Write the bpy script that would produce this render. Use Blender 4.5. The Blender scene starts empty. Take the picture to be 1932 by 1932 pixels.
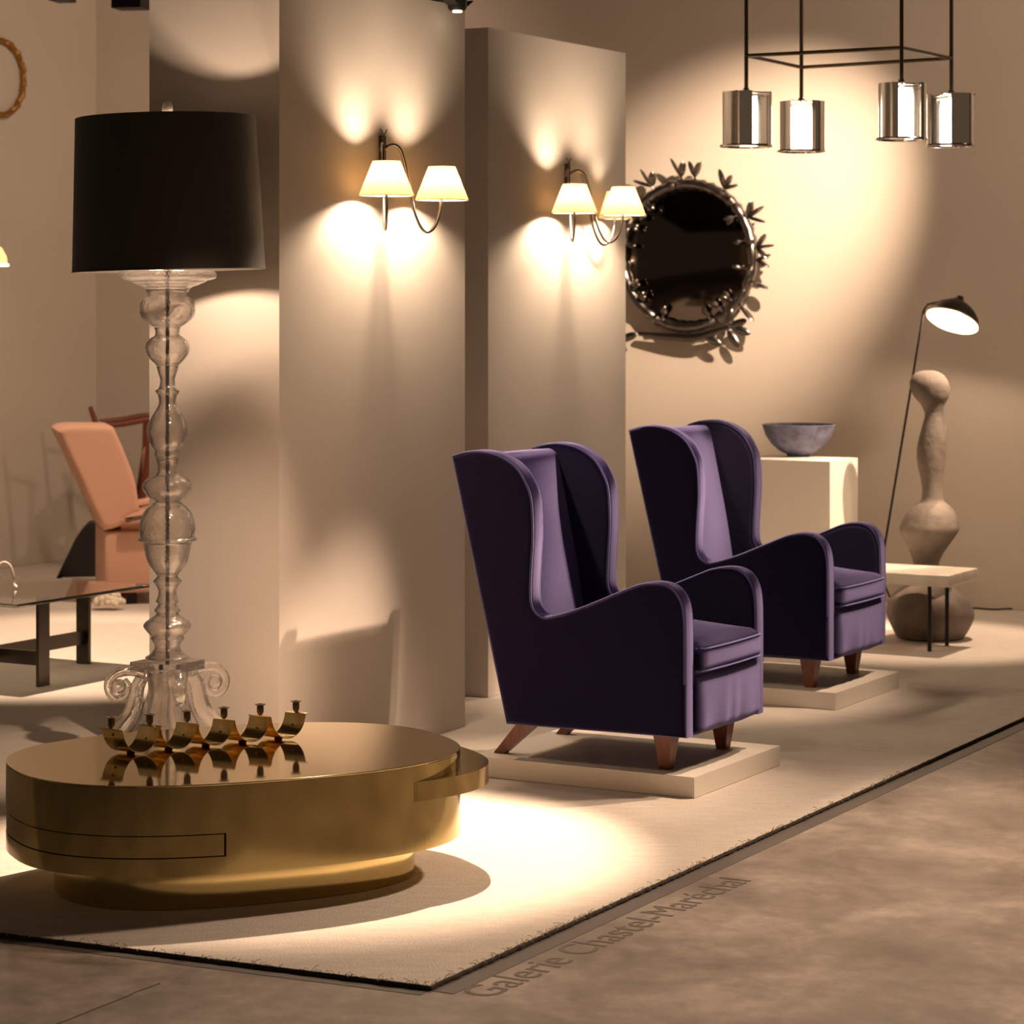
import bpy, bmesh, math, random
from mathutils import Vector, Matrix
random.seed(7)
C = bpy.context.scene.collection
PI = math.pi

# ------------------------------------------------------------------ frame of the room
FPX = 4900.0                     # focal length in pixels of the 1932 px frame
TH = math.radians(29.2)          # the stand is turned against the camera
F = Vector((math.cos(TH), -math.sin(TH), 0))      # out of the partitions, the way the armchairs face
L = Vector((math.sin(TH), math.cos(TH), 0))       # along the partitions, away from the camera
RZ = -TH
def at(px, py, Y):               # point seen at a pixel at depth Y
    return Vector(((px-966)*Y/FPX, Y, 1.6-(py-575)*Y/FPX))
def on(px, py, z=0.0):           # point seen at a pixel on the level z
    return at(px, py, (1.6-z)*FPX/(py-575))

# ------------------------------------------------------------------ camera, world, exposure
sc = bpy.context.scene
cam_d = bpy.data.cameras.new('camera'); cam = bpy.data.objects.new('camera', cam_d); C.objects.link(cam)
cam.location = (0, 0, 1.6); cam.rotation_euler = (PI/2, 0, 0)
cam_d.sensor_width = 36; cam_d.lens = FPX/1932*36; cam_d.shift_y = -391/1932
cam_d.clip_end = 100
cam_d.dof.use_dof = True; cam_d.dof.focus_distance = 7.7; cam_d.dof.aperture_fstop = 6.3
sc.camera = cam
w = bpy.data.worlds.new('world'); sc.world = w; w.use_nodes = True
bg = w.node_tree.nodes['Background']
bg.inputs[0].default_value = (1.0, .68, .42, 1); bg.inputs[1].default_value = .085
vs = sc.view_settings
vs.view_transform = 'Standard'; vs.look = 'None'; vs.gamma = 1; vs.use_curve_mapping = False; vs.exposure = 0.2
sc.cycles.max_bounces = 24; sc.cycles.transmission_bounces = 24; sc.cycles.glossy_bounces = 8; sc.cycles.transparent_max_bounces = 32
sc.cycles.sample_clamp_indirect = 6

WARM = (1.0, .70, .49)
def spot(loc, aim, power, size, blend=.4, radius=.04, col=WARM):
    d = bpy.data.lights.new('spot_light', 'SPOT'); d.energy = power; d.color = col
    d.spot_size = math.radians(size); d.spot_blend = blend; d.shadow_soft_size = radius
    o = bpy.data.objects.new('spot_light', d); C.objects.link(o); o.location = loc
    o.rotation_euler = (Vector(aim)-Vector(loc)).to_track_quat('-Z', 'Y').to_euler()
    return o
def bulb_light(loc, power, radius=.02, col=WARM, parent=None):
    d = bpy.data.lights.new('bulb_light', 'POINT'); d.energy = power; d.color = col; d.shadow_soft_size = radius
    o = bpy.data.objects.new('bulb_light', d); C.objects.link(o); o.location = loc
    if parent: o.parent = parent
    return o
spot((-.14, 8.83, 3.05), (-.60, 7.68, 0), 1300, 38, .5, .03)            # on the brass table, from in front of the partition
spot((2.75, 9.5, 4.2), (.28, 8.82, .40), 700, 23, .8)                  # first armchair
spot((2.75, 9.3, 4.2), (-.03, 9.02, .82), 1900, 12, 1)                  # added accent to brighten the first armchair's back
spot((2.95, 9.85, 4.15), (.95, 10.65, .40), 700, 24, .8)               # second armchair
spot((2.95, 9.80, 4.15), (.64, 10.85, .82), 1300, 13, 1)                # added accent lifting the second armchair's back
spot((1.97, 11.68, 3.62), (1.28, 14.4, 2.0), 1150, 39, 1)              # wash on the back wall by the mirror
spot((3.5, 11.3, 3.7), (1.62, 12.6, .6), 1250, 20, .7)                  # pedestal
spot((2.62, 12.75, 4.1), (2.02, 12.45, .6), 620, 26, .6)                # totem and stone table
spot((-2.3, 11.0, 4.0), (-2.0, 11.9, 0), 1150, 44, .5)                  # glass table
spot((-1.2, 12.6, 4.0), (-2.0, 13.9, .5), 280, 30, .6)                  # peach armchair
spot((.2, 5.8, 3.9), (-1.08, 8.45, .75), 650, 17, .8, .03)              # added for glints on the glass standing lamp
spot((3.5, 8.9, 4.2), (1.5, 6.9, 0), 1250, 56, .9, .2)                  # aisle
spot((4.2, 10.2, 4.2), (2.6, 13.6, 2.4), 290, 95, 1, .2)                # general wash, added to lighten the right part of the back wall
spot((-.8, 12.2, 4.2), (-2.6, 15.8, 2.0), 215, 95, 1, .2)               # general wash, added to lighten the rear left walls

# ------------------------------------------------------------------ materials
def lin(c):
    return tuple(((x/255)/12.92 if x/255 <= .04045 else ((x/255+.055)/1.055)**2.4) for x in c)
def mat(name, col, rough=.5, metal=0.0, bump=0, bscale=200, vary=0, vscale=4, stretch=(1,1,1), **kw):
    m = bpy.data.materials.new(name); m.use_nodes = True
    nt = m.node_tree; b = nt.nodes['Principled BSDF']
    b.inputs['Base Color'].default_value = (*col, 1); b.inputs['Roughness'].default_value = rough; b.inputs['Metallic'].default_value = metal
    for k, v in kw.items():
        b.inputs[k.replace('_', ' ')].default_value = (*v, 1) if isinstance(v, tuple) else v
    if bump or vary:
        tc = nt.nodes.new('ShaderNodeTexCoord'); mp = nt.nodes.new('ShaderNodeMapping')
        mp.inputs['Scale'].default_value = stretch
        nt.links.new(tc.outputs['Object'], mp.inputs[0])
    if bump:
        n = nt.nodes.new('ShaderNodeTexNoise'); n.inputs['Scale'].default_value = bscale; n.inputs['Detail'].default_value = 3
        nt.links.new(mp.outputs[0], n.inputs['Vector'])
        bp = nt.nodes.new('ShaderNodeBump'); bp.inputs['Strength'].default_value = bump; bp.inputs['Distance'].default_value = .01
        nt.links.new(n.outputs[0], bp.inputs['Height']); nt.links.new(bp.outputs[0], b.inputs['Normal'])
    if vary:
        n = nt.nodes.new('ShaderNodeTexNoise'); n.inputs['Scale'].default_value = vscale; n.inputs['Detail'].default_value = 5
        nt.links.new(mp.outputs[0], n.inputs['Vector'])
        r = nt.nodes.new('ShaderNodeValToRGB'); r.color_ramp.elements[0].position = .3; r.color_ramp.elements[1].position = .7
        r.color_ramp.elements[0].color = (*[x*(1-vary) for x in col], 1); r.color_ramp.elements[1].color = (*[min(1, x*(1+vary)) for x in col], 1)
        nt.links.new(n.outputs[0], r.inputs[0]); nt.links.new(r.outputs[0], b.inputs['Base Color'])
    return m
M = {}
M['wall'] = mat('painted_wall', (.62, .56, .48), .85, vary=.03, vscale=1.5)
M['partition'] = mat('painted_partition', (.66, .60, .54), .8, vary=.03, vscale=1.5)
M['ceiling'] = mat('dark_ceiling', (.06, .05, .04), .9)
M['carpet'] = mat('cream_carpet', (.72, .65, .57), .95, bump=.6, bscale=160, vary=.07, vscale=9, stretch=(1, 4, 1))
M['edge'] = mat('dark_carpet_backing', (.03, .022, .016), .95)
M['thread'] = mat('pale_carpet_thread', (.5, .42, .34), .9)
M['tape'] = mat('grey_floor_tape', (.11, .092, .078), .5)
M['text'] = mat('grey_floor_vinyl', (.12, .096, .078), .55)
M['white'] = mat('white_plinth_paint', (.74, .68, .60), .6)
def velvet(name, base, pile, sigma):
    m_ = bpy.data.materials.new(name); m_.use_nodes = True; t = m_.node_tree; t.nodes.clear()
    o_ = t.nodes.new('ShaderNodeOutputMaterial'); ad_ = t.nodes.new('ShaderNodeAddShader'); d_ = t.nodes.new('ShaderNodeBsdfDiffuse'); sh_ = t.nodes.new('ShaderNodeBsdfSheen')
    sh_.distribution = 'ASHIKHMIN'; sh_.inputs['Color'].default_value = (*pile, 1); sh_.inputs['Roughness'].default_value = sigma
    d_.inputs['Color'].default_value = (*base, 1)
    c_ = t.nodes.new('ShaderNodeTexCoord'); n_ = t.nodes.new('ShaderNodeTexNoise'); n_.inputs['Scale'].default_value = 70; b_ = t.nodes.new('ShaderNodeBump'); b_.inputs['Strength'].default_value = .06; b_.inputs['Distance'].default_value = .004
    t.links.new(c_.outputs['Object'], n_.inputs['Vector']); t.links.new(n_.outputs[0], b_.inputs['Height'])
    for q in (d_, sh_): t.links.new(b_.outputs[0], q.inputs['Normal'])
    t.links.new(d_.outputs[0], ad_.inputs[0]); t.links.new(sh_.outputs[0], ad_.inputs[1]); t.links.new(ad_.outputs[0], o_.inputs[0])
    return m_
M['velvet'] = velvet('violet_velvet', (.007, .0055, .022), (.25, .225, .46), .60)
M['piping'] = velvet('violet_velvet_welt', (.04, .036, .11), (.42, .40, .80), .6)
M['walnut'] = mat('red_brown_wood', (.16, .045, .018), .35, vary=.35, vscale=14, stretch=(6, 6, 1))
M['brass'] = mat('brushed_brass', (.58, .46, .21), .13, 1.0, bump=.03, bscale=90, stretch=(1, 1, .04))
M['brass_top'] = mat('polished_brass_top', (.74, .60, .34), .06, 1.0)
M['brass_small'] = mat('polished_brass', (.84, .66, .34), .18, 1.0)
M['gap'] = mat('black_joint', (.01, .008, .006), .8)
M['silk'] = mat('black_silk', (.028, .022, .018), .55, bump=.25, bscale=40, stretch=(8, 8, .3), Sheen_Weight=.12)
M['lining'] = mat('dark_shade_lining', (.05, .04, .03), .7)
M['rod'] = mat('dark_steel', (.05, .045, .04), .35, .9)
M['bronze'] = mat('dark_bronze', (.07, .05, .03), .4, .85)
M['nickel'] = mat('brushed_nickel', (.42, .38, .34), .25, 1.0)
M['chrome'] = mat('polished_aluminium', (.78, .75, .72), .12, 1.0)
M['pewter'] = mat('silvered_bronze', (.24, .22, .21), .28, 1.0)
M['mirror'] = mat('dark_mirror_glass', (.10, .085, .075), .08, 1.0)
M['clay'] = mat('brown_stoneware', (.165, .135, .11), .75, bump=.4, bscale=35, vary=.35, vscale=7)
M['blue_clay'] = mat('blue_grey_stoneware', (.13, .14, .22), .6, bump=.3, bscale=60, vary=.4, vscale=22)
M['stone'] = mat('cream_stone', (.68, .63, .53), .4, vary=.10, vscale=12)
M['black'] = mat('black_metal', (.014, .012, .011), .45, .4)
M['peach'] = mat('peach_velvet', (.66, .38, .27), .8, Sheen_Weight=.3, Sheen_Tint=(1, .7, .5))
M['redwood'] = mat('red_wood', (.20, .05, .025), .5)
M['leather'] = mat('black_leather', (.012, .009, .008), .5)
M['fleece'] = mat('white_fleece', (.82, .74, .6), .95)
M['gold'] = mat('gilded_wood', (.42, .22, .05), .45, .8, bump=.8, bscale=60)
M['steel'] = mat('brown_steel', (.09, .075, .06), .35, .85)
M['ceramic'] = mat('white_ceramic', (.75, .7, .62), .25)
def glass(name, col, rough=0.0, ior=1.45):
    m = bpy.data.materials.new(name); m.use_nodes = True
    b = m.node_tree.nodes['Principled BSDF']
    b.inputs['Base Color'].default_value = (*col, 1); b.inputs['Roughness'].default_value = rough
    b.inputs['Transmission Weight'].default_value = 1; b.inputs['IOR'].default_value = ior
    return m
m = bpy.data.materials.new('clear_blown_glass'); m.use_nodes = True; nt = m.node_tree; nt.nodes.clear()
out = nt.nodes.new('ShaderNodeOutputMaterial'); mx = nt.nodes.new('ShaderNodeMixShader'); g1 = nt.nodes.new('ShaderNodeBsdfGlass'); t1 = nt.nodes.new('ShaderNodeBsdfTransparent')
g1.inputs['IOR'].default_value = 1.45; g1.inputs['Roughness'].default_value = 0; g1.inputs['Color'].default_value = (1, .98, .96, 1); mx.inputs[0].default_value = .80
tc = nt.nodes.new('ShaderNodeTexCoord'); nz = nt.nodes.new('ShaderNodeTexNoise'); nz.inputs['Scale'].default_value = 45; nz.inputs['Detail'].default_value = 2
bp = nt.nodes.new('ShaderNodeBump'); bp.inputs['Strength'].default_value = .30; bp.inputs['Distance'].default_value = .008
nt.links.new(tc.outputs['Object'], nz.inputs['Vector']); nt.links.new(nz.outputs[0], bp.inputs['Height']); nt.links.new(bp.outputs[0], g1.inputs['Normal'])
nt.links.new(t1.outputs[0], mx.inputs[1]); nt.links.new(g1.outputs[0], mx.inputs[2]); gl = nt.nodes.new('ShaderNodeBsdfGlossy'); gl.inputs['Roughness'].default_value = .10; fr = nt.nodes.new('ShaderNodeFresnel'); fr.inputs['IOR'].default_value = 1.5; m2 = nt.nodes.new('ShaderNodeMixShader')
nt.links.new(bp.outputs[0], gl.inputs['Normal']); fm = nt.nodes.new('ShaderNodeMath'); fm.operation = 'MULTIPLY'; fm.inputs[1].default_value = .7; nt.links.new(fr.outputs[0], fm.inputs[0]); nt.links.new(fm.outputs[0], m2.inputs[0])
m3 = nt.nodes.new('ShaderNodeMixShader'); d3 = nt.nodes.new('ShaderNodeBsdfTranslucent'); d3.inputs[0].default_value = (1, .95, .92, 1); d4 = nt.nodes.new('ShaderNodeBsdfDiffuse'); d4.inputs[0].default_value = (1, .95, .92, 1); m4 = nt.nodes.new('ShaderNodeMixShader')
nt.links.new(d3.outputs[0], m4.inputs[1]); nt.links.new(d4.outputs[0], m4.inputs[2]); m3.inputs[0].default_value = .035     # faint white scatter as of bubbles, mixed in to brighten the glass
nt.links.new(mx.outputs[0], m3.inputs[1]); nt.links.new(m4.outputs[0], m3.inputs[2]); nt.links.new(m3.outputs[0], m2.inputs[1]); nt.links.new(gl.outputs[0], m2.inputs[2]); nt.links.new(m2.outputs[0], out.inputs[0])
M['glass'] = m
M['table_glass'] = glass('greenish_plate_glass', (.80, .86, .80))
def glow(name, col, s):
    m = bpy.data.materials.new(name); m.use_nodes = True
    b = m.node_tree.nodes['Principled BSDF']
    b.inputs['Base Color'].default_value = (.9, .8, .6, 1)
    b.inputs['Emission Color'].default_value = (*col, 1); b.inputs['Emission Strength'].default_value = s
    return m
m = bpy.data.materials.new('lit_clear_bulb'); m.use_nodes = True; nt = m.node_tree; nt.nodes.clear()
out = nt.nodes.new('ShaderNodeOutputMaterial'); ad = nt.nodes.new('ShaderNodeAddShader'); em = nt.nodes.new('ShaderNodeEmission'); t1 = nt.nodes.new('ShaderNodeBsdfTransparent')
em.inputs[0].default_value = (1, .80, .52, 1); em.inputs[1].default_value = 10
nt.links.new(t1.outputs[0], ad.inputs[0]); nt.links.new(em.outputs[0], ad.inputs[1]); nt.links.new(ad.outputs[0], out.inputs[0])
M['bulb'] = m
M['tube_glow'] = glow('lit_frosted_tube', (1, .88, .70), 8)
M['lens'] = glow('lit_lamp_lens', (1, .85, .6), 6)
m = bpy.data.materials.new('lit_cream_paper'); m.use_nodes = True; nt = m.node_tree; nt.nodes.clear()
out = nt.nodes.new('ShaderNodeOutputMaterial'); mx = nt.nodes.new('ShaderNodeMixShader'); tr = nt.nodes.new('ShaderNodeBsdfTranslucent'); df = nt.nodes.new('ShaderNodeBsdfDiffuse')
tr.inputs[0].default_value = (.15, .10, .045, 1); df.inputs[0].default_value = (.8, .74, .62, 1); mx.inputs[0].default_value = .5
nt.links.new(tr.outputs[0], mx.inputs[1]); nt.links.new(df.outputs[0], mx.inputs[2]); nt.links.new(mx.outputs[0], out.inputs[0])
M['paper'] = m
# concrete: patches, cloudy stains and polish
m = bpy.data.materials.new('worn_concrete'); m.use_nodes = True; nt = m.node_tree; b = nt.nodes['Principled BSDF']
tc = nt.nodes.new('ShaderNodeTexCoord'); mp = nt.nodes.new('ShaderNodeMapping'); mp.inputs['Scale'].default_value = (1.3, 1.1, 1); mp.inputs['Rotation'].default_value = (0, 0, .5)
nt.links.new(tc.outputs['Object'], mp.inputs[0])
n1 = nt.nodes.new('ShaderNodeTexNoise'); n1.inputs['Scale'].default_value = 2.1; n1.inputs['Detail'].default_value = 9; n1.inputs['Roughness'].default_value = .62; n1.inputs['Distortion'].default_value = .25
n2 = nt.nodes.new('ShaderNodeTexNoise'); n2.inputs['Scale'].default_value = 13; n2.inputs['Detail'].default_value = 10; n2.inputs['Roughness'].default_value = .7
for n in (n1, n2): nt.links.new(mp.outputs[0], n.inputs['Vector'])
r1 = nt.nodes.new('ShaderNodeValToRGB')
e = r1.color_ramp.elements; e[0].position = .30; e[0].color = (.14, .107, .08, 1); e[1].position = .70; e[1].color = (.40, .335, .285, 1)
e2 = e.new(.5); e2.color = (.25, .205, .168, 1)
nt.links.new(n1.outputs[0], r1.inputs[0])
mm = nt.nodes.new('ShaderNodeMix'); mm.data_type = 'RGBA'; mm.blend_type = 'OVERLAY'; mm.inputs[0].default_value = .75
nt.links.new(r1.outputs[0], mm.inputs[6]); nt.links.new(n2.outputs[0], mm.inputs[7]); nt.links.new(mm.outputs[2], b.inputs['Base Color'])
rr = nt.nodes.new('ShaderNodeMapRange'); rr.inputs[3].default_value = .28; rr.inputs[4].default_value = .55
nt.links.new(n2.outputs[0], rr.inputs[0]); nt.links.new(rr.outputs[0], b.inputs['Roughness'])
bp = nt.nodes.new('ShaderNodeBump'); bp.inputs['Strength'].default_value = .12; bp.inputs['Distance'].default_value = .01
nt.links.new(n2.outputs[0], bp.inputs['Height']); nt.links.new(bp.outputs[0], b.inputs['Normal'])
M['concrete'] = m

# ------------------------------------------------------------------ mesh helpers
class MB:
    def __init__(s): s.v = []; s.f = []
    def add(s, v, f):
        k = len(s.v); s.v += [tuple(x) for x in v]; s.f += [tuple(i+k for i in q) for q in f]; return s
    def box(s, c, d, rz=0, tilt=None):
        R = Matrix.Rotation(rz, 3, 'Z')
        if tilt is not None: R = tilt
        c = Vector(c); v = [c + R @ Vector((x*d[0]/2, y*d[1]/2, z*d[2]/2)) for x in (-1, 1) for y in (-1, 1) for z in (-1, 1)]
        return s.add(v, [(0,1,3,2), (4,6,7,5), (0,4,5,1), (2,3,7,6), (0,2,6,4), (1,5,7,3)])
    def taper(s, a, b, wa, wb):                 # square bar from a to b
        v = []
        for p, wd in ((a, wa), (b, wb)):
            wd = (wd, wd) if not isinstance(wd, tuple) else wd
            v += [Vector(p)+Vector((x*wd[0]/2, y*wd[1]/2, 0)) for x, y in ((-1,-1), (1,-1), (1,1), (-1,1))]
        return s.add(v, [(3,2,1,0), (4,5,6,7)] + [(i, (i+1)%4, 4+(i+1)%4, 4+i) for i in range(4)])
    def tube(s, pts, r, n=10, closed=False):
        P = [Vector(p) for p in pts]; N = len(P); rs = r if isinstance(r, (list, tuple)) else [r]*N
        T = []
        for i in range(N):
            a = P[(i-1) % N] if closed or i else P[i]; b_ = P[(i+1) % N] if closed or i < N-1 else P[i]
            T.append((b_-a).normalized())
        u = T[0].orthogonal().normalized(); v = []
        for i in range(N):
            u = (u - T[i]*u.dot(T[i])).normalized(); w_ = T[i].cross(u)
            v += [P[i] + (u*math.cos(2*PI*k/n) + w_*math.sin(2*PI*k/n))*rs[i] for k in range(n)]
        f = []
        for i in range(N if closed else N-1):
            j = (i+1) % N
            f += [(i*n+k, i*n+(k+1)%n, j*n+(k+1)%n, j*n+k) for k in range(n)]
        if not closed: f += [tuple(range(n))[::-1], tuple((N-1)*n+k for k in range(n))]
        return s.add(v, f)
    def lathe(s, prof, n=32, c=(0,0,0), closed=False, a0=0, a1=2*PI):   # prof of (r, z), bottom to top
        full = abs(a1-a0-2*PI) < 1e-6; k = n if full else n+1
        v = [(c[0]+r*math.cos(a0+(a1-a0)*i/n), c[1]+r*math.sin(a0+(a1-a0)*i/n), c[2]+z) for r, z in prof for i in range(k)]
        f = []; m_ = len(prof)
        for j in range(m_ if closed else m_-1):
            q = (j+1) % m_
            for i in range(n):
                i2 = (i+1) % k
                f.append((j*k+i, j*k+i2, q*k+i2, q*k+i))
        if not closed and full:
            if prof[0][0] > 1e-5: f.append(tuple(range(k))[::-1])
            if prof[-1][0] > 1e-5: f.append(tuple((m_-1)*k+i for i in range(k)))
        return s.add(v, f)
    def ball(s, c, r, n=14, q=10):
        r = r if isinstance(r, (tuple, list)) else (r, r, r); c = Vector(c)
        v = [c+Vector((0, 0, -r[2]))]
        for j in range(1, q):
            a = -PI/2+PI*j/q
            v += [c+Vector((r[0]*math.cos(a)*math.cos(2*PI*i/n), r[1]*math.cos(a)*math.sin(2*PI*i/n), r[2]*math.sin(a))) for i in range(n)]
        v.append(c+Vector((0, 0, r[2]))); e_ = len(v)-1; f = []
        for i in range(n):
            f.append((0, 1+(i+1)%n, 1+i)); f.append((e_, e_-n+i, e_-n+(i+1)%n))
            for j in range(q-2): f.append((1+j*n+i, 1+j*n+(i+1)%n, 1+(j+1)*n+(i+1)%n, 1+(j+1)*n+i))
        return s.add(v, f)
    def slab(s, prof, l0, l1, r, steps=4, axis='y'):  # closed outline (x, z) pulled from l0 to l1 with edges rounded by r
        n = len(prof); P = [Vector((p[0], p[1])) for p in prof]
        area = sum(P[i].x*P[(i+1)%n].y-P[(i+1)%n].x*P[i].y for i in range(n))
        if area < 0: P.reverse()
        nor = []
        for i in range(n):
            d1 = (P[i]-P[i-1]).normalized(); d2 = (P[(i+1)%n]-P[i]).normalized()
            a = Vector((-d1.y, d1.x)); b_ = Vector((-d2.y, d2.x)); q = a+b_
            nor.append(q/max(.35, q.length_squared/2) if q.length > 1e-6 else a)
        rings = [(r*1.7, l0), (r, l0)] + [(r*(1-math.sin(PI/2*k/steps)), l0+r*(1-math.cos(PI/2*k/steps))) for k in range(1, steps+1)]
        rings += [(o, l0+l1-y) for o, y in reversed(rings)]
        v = []
        for o, y in rings:
            for i in range(n):
                p = P[i]+nor[i]*o
                v.append((p.x, y, p.y) if axis == 'y' else (p.x, p.y, y))
        f = []; K = len(rings)
        for j in range(K-1): f += [(j*n+i, j*n+(i+1)%n, (j+1)*n+(i+1)%n, (j+1)*n+i) for i in range(n)]
        f += [tuple(range(n))[::-1], tuple((K-1)*n+i for i in range(n))]
        return s.add(v, f)
    def pillow(s, c, d, r, crown=(0, 0, 0), n=14):   # rounded box; crown pushes the +-x, +-y, +-z sides out
        hx, hy, hz = d[0]/2, d[1]/2, d[2]/2; key = {}; v = []; f = []
        g = [-1+2*i/n for i in range(n+1)]
        def pt(a, b_, k):
            kk = (round(a, 5), round(b_, 5), round(k, 5))
            if kk in key: return key[kk]
            p = Vector((a*hx, b_*hy, k*hz)); q = Vector((max(-hx+r, min(hx-r, p.x)), max(-hy+r, min(hy-r, p.y)), max(-hz+r, min(hz-r, p.z))))
            e_ = p-q
            p = q + (e_.normalized()*r if e_.length > 1e-9 else e_)
            p += Vector((crown[0]*a*(1-b_*b_)*(1-k*k*.6), crown[1]*b_*(1-a*a)*(1-k*k*.6), crown[2]*k*(1-a*a)*(1-b_*b_)))
            v.append(tuple(Vector(c)+p)); key[kk] = len(v)-1; return key[kk]
        for i in range(n):
            for j in range(n):
                a, a2, b_, b2 = g[i], g[i+1], g[j], g[j+1]
                for q in (-1, 1):
                    for fn in (lambda x, y: (x, y, q), lambda x, y: (q, x, y), lambda x, y: (y, q, x)):
                        t = [pt(*fn(a, b_)), pt(*fn(a2, b_)), pt(*fn(a2, b2)), pt(*fn(a, b2))]
                        f.append(tuple(t if q > 0 else t[::-1]))
        return s.add(v, f)
    def obj(s, name, m_, parent=None, smooth=True, angle=40, loc=None, rz=None):
        me = bpy.data.meshes.new(name); me.from_pydata(s.v, [], s.f); me.update()
        bm = bmesh.new(); bm.from_mesh(me); bmesh.ops.recalc_face_normals(bm, faces=bm.faces); bm.to_mesh(me); bm.free()
        me.materials.append(M[m_] if isinstance(m_, str) else m_)
        if smooth:
            me.shade_smooth(); me.set_sharp_from_angle(angle=math.radians(angle))
        o = bpy.data.objects.new(name, me); C.objects.link(o)
        if parent: o.parent = parent
        if loc is not None: o.location = loc
        if rz is not None: o.rotation_euler = (0, 0, rz)
        return o
def tag(o, label, cat, group=None):
    o['label'] = label; o['category'] = cat
    if group: o['group'] = group
    return o
def thing(name, label, cat, loc=(0,0,0), rz=0, group=None):
    o = bpy.data.objects.new(name, None); o.empty_display_size = .1; C.objects.link(o)
    o.location = loc; o.rotation_euler = (0, 0, rz)
    return tag(o, label, cat, group)
def structure(o): o['kind'] = 'structure'; return o
def copy_thing(o, parent=None):
    c = o.copy(); C.objects.link(c)
    if parent: c.parent = parent
    for ch in list(o.children): copy_thing(ch, c)
    return c
def smooth_path(pts, n=6, closed=False, sharp=()):
    P = [Vector(p) for p in pts]; N = len(P); out_ = []
    for i in range(N if closed else N-1):
        a, b_ = P[i], P[(i+1) % N]
        ta = Vector((0,)*len(a)) if i in sharp else ((P[(i+1)%N]-P[(i-1)%N])*.5 if closed or 0 < i else b_-a)
        j = (i+1) % N
        tb = Vector((0,)*len(a)) if j in sharp else ((P[(j+1)%N]-P[j-1])*.5 if closed or j < N-1 else b_-a)
        if i in sharp: ta = (b_-a)*.6
        if j in sharp: tb = (b_-a)*.6
        for k in range(n):
            t = k/n
            out_.append(a*(2*t**3-3*t*t+1)+ta*(t**3-2*t*t+t)+b_*(-2*t**3+3*t*t)+tb*(t**3-t*t))
    if not closed: out_.append(P[-1])
    return out_

# ------------------------------------------------------------------ the setting
GZ = -.014                       # concrete lies a carpet's thickness below the carpet
structure(MB().box((0, 9, GZ-.05), (22, 26, .1)).obj('floor', 'concrete', smooth=False))
W0 = Vector((2.435, 13.73, 0))   # a point at the foot of the back wall
corner = W0 - F*5.83
WH = 4.4
def wall_box(name, a, b_, inward, thick, z0, z1, m_):
    mid = (a+b_)/2 - inward*thick/2
    d = b_-a
    return structure(MB().box((0, 0, 0), (d.length, thick, z1-z0)).obj(name, m_, smooth=False, loc=(mid.x, mid.y, (z0+z1)/2), rz=math.atan2(d.y, d.x)))
wall_box('wall_back', corner-F*.2, W0+F*4.5, -L, .2, .0, WH, 'wall')
wall_box('wall_left', corner-L*3.2, corner, F, .2, .0, WH, 'wall')
structure(MB().box((0, 0, 0), (14, 14, .1)).obj('ceiling', 'ceiling', smooth=False, loc=(.3, 9.5, WH+.05), rz=RZ))
# the two free-standing partitions
P1 = Vector((-.786, 8.77, 0)); P2 = Vector((-.097, 10.58, 0)); PW, PD, PH = 1.245, .545, 2.73
for p, name in ((P1, 'wall_near'), (P2, 'wall_far')):
    c = p + L*(PW/2) - F*(PD/2)
    structure(MB().box((0, 0, 0), (PD, PW, PH)).obj(name, 'partition', smooth=False, loc=(c.x, c.y, PH/2), rz=RZ))
# carpet
CC = Vector((-.1945, 6.11, 0)); e1 = Vector((.481, .877, 0)).normalized(); e2 = Vector((-.905, .424, 0)).normalized()
def cross(a, d, b_, e_):          # meeting point of two ground lines
    det = -d.x*e_.y+d.y*e_.x; r = b_-a
    return a + d*((-r.x*e_.y+r.y*e_.x)/det)
Q1 = cross(CC, e1, W0, F); Q3 = cross(CC, e2, corner, L)
rug = tag(bpy.data.objects.new('carpet', None), 'cream low-pile carpet covering the stand up to the concrete aisle', 'carpet'); C.objects.link(rug)
poly = [CC, Q1, corner, Q3]
mb = MB(); mb.add([(p.x, p.y, z) for z in (GZ+.002, -.0015) for p in poly], [(3,2,1,0), (4,5,6,7)]+[(i, (i+1)%4, 4+(i+1)%4, 4+i) for i in range(4)])
mb.obj('carpet_pile', 'carpet', rug, smooth=False)
mb = MB()
for a, b_ in ((CC, Q1), (CC, Q3)):
    nn = int((b_-a).length/.012); side = Vector((b_-a)).normalized(); side = Vector((side.y, -side.x, 0))
    if a+side*1 and (CC+side*.1-(Q1+Q3)/2).length < (CC-(Q1+Q3)/2).length: side = -side
    pts = [a+(b_-a)*(i/nn)+side*random.uniform(0, .004)+Vector((0, 0, GZ/2-.0005+random.uniform(-.001, .001))) for i in range(nn-8)]
    mb.tube(pts, [random.uniform(.0045, .0065) for _ in pts], 6)
o = mb.obj('carpet_edge', 'edge', rug); o['label'] = 'dark frayed carpet edge'
mb = MB()
for k in range(260):
    a, d, ln = ((CC, e1, 3.2), (CC, e2, 1.3))[k % 3 == 0]
    p = a + d*random.uniform(0, ln); q = Vector((random.uniform(-.02, .02), random.uniform(-.02, .01), random.uniform(-.004, .010)))
    mb.tube([p+Vector((0, 0, -.002)), p+q*.5+Vector((0, 0, .003)), p+q], .0008, 4)
o = mb.obj('loose_threads', 'thread', rug); o['kind'] = 'stuff'
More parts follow.
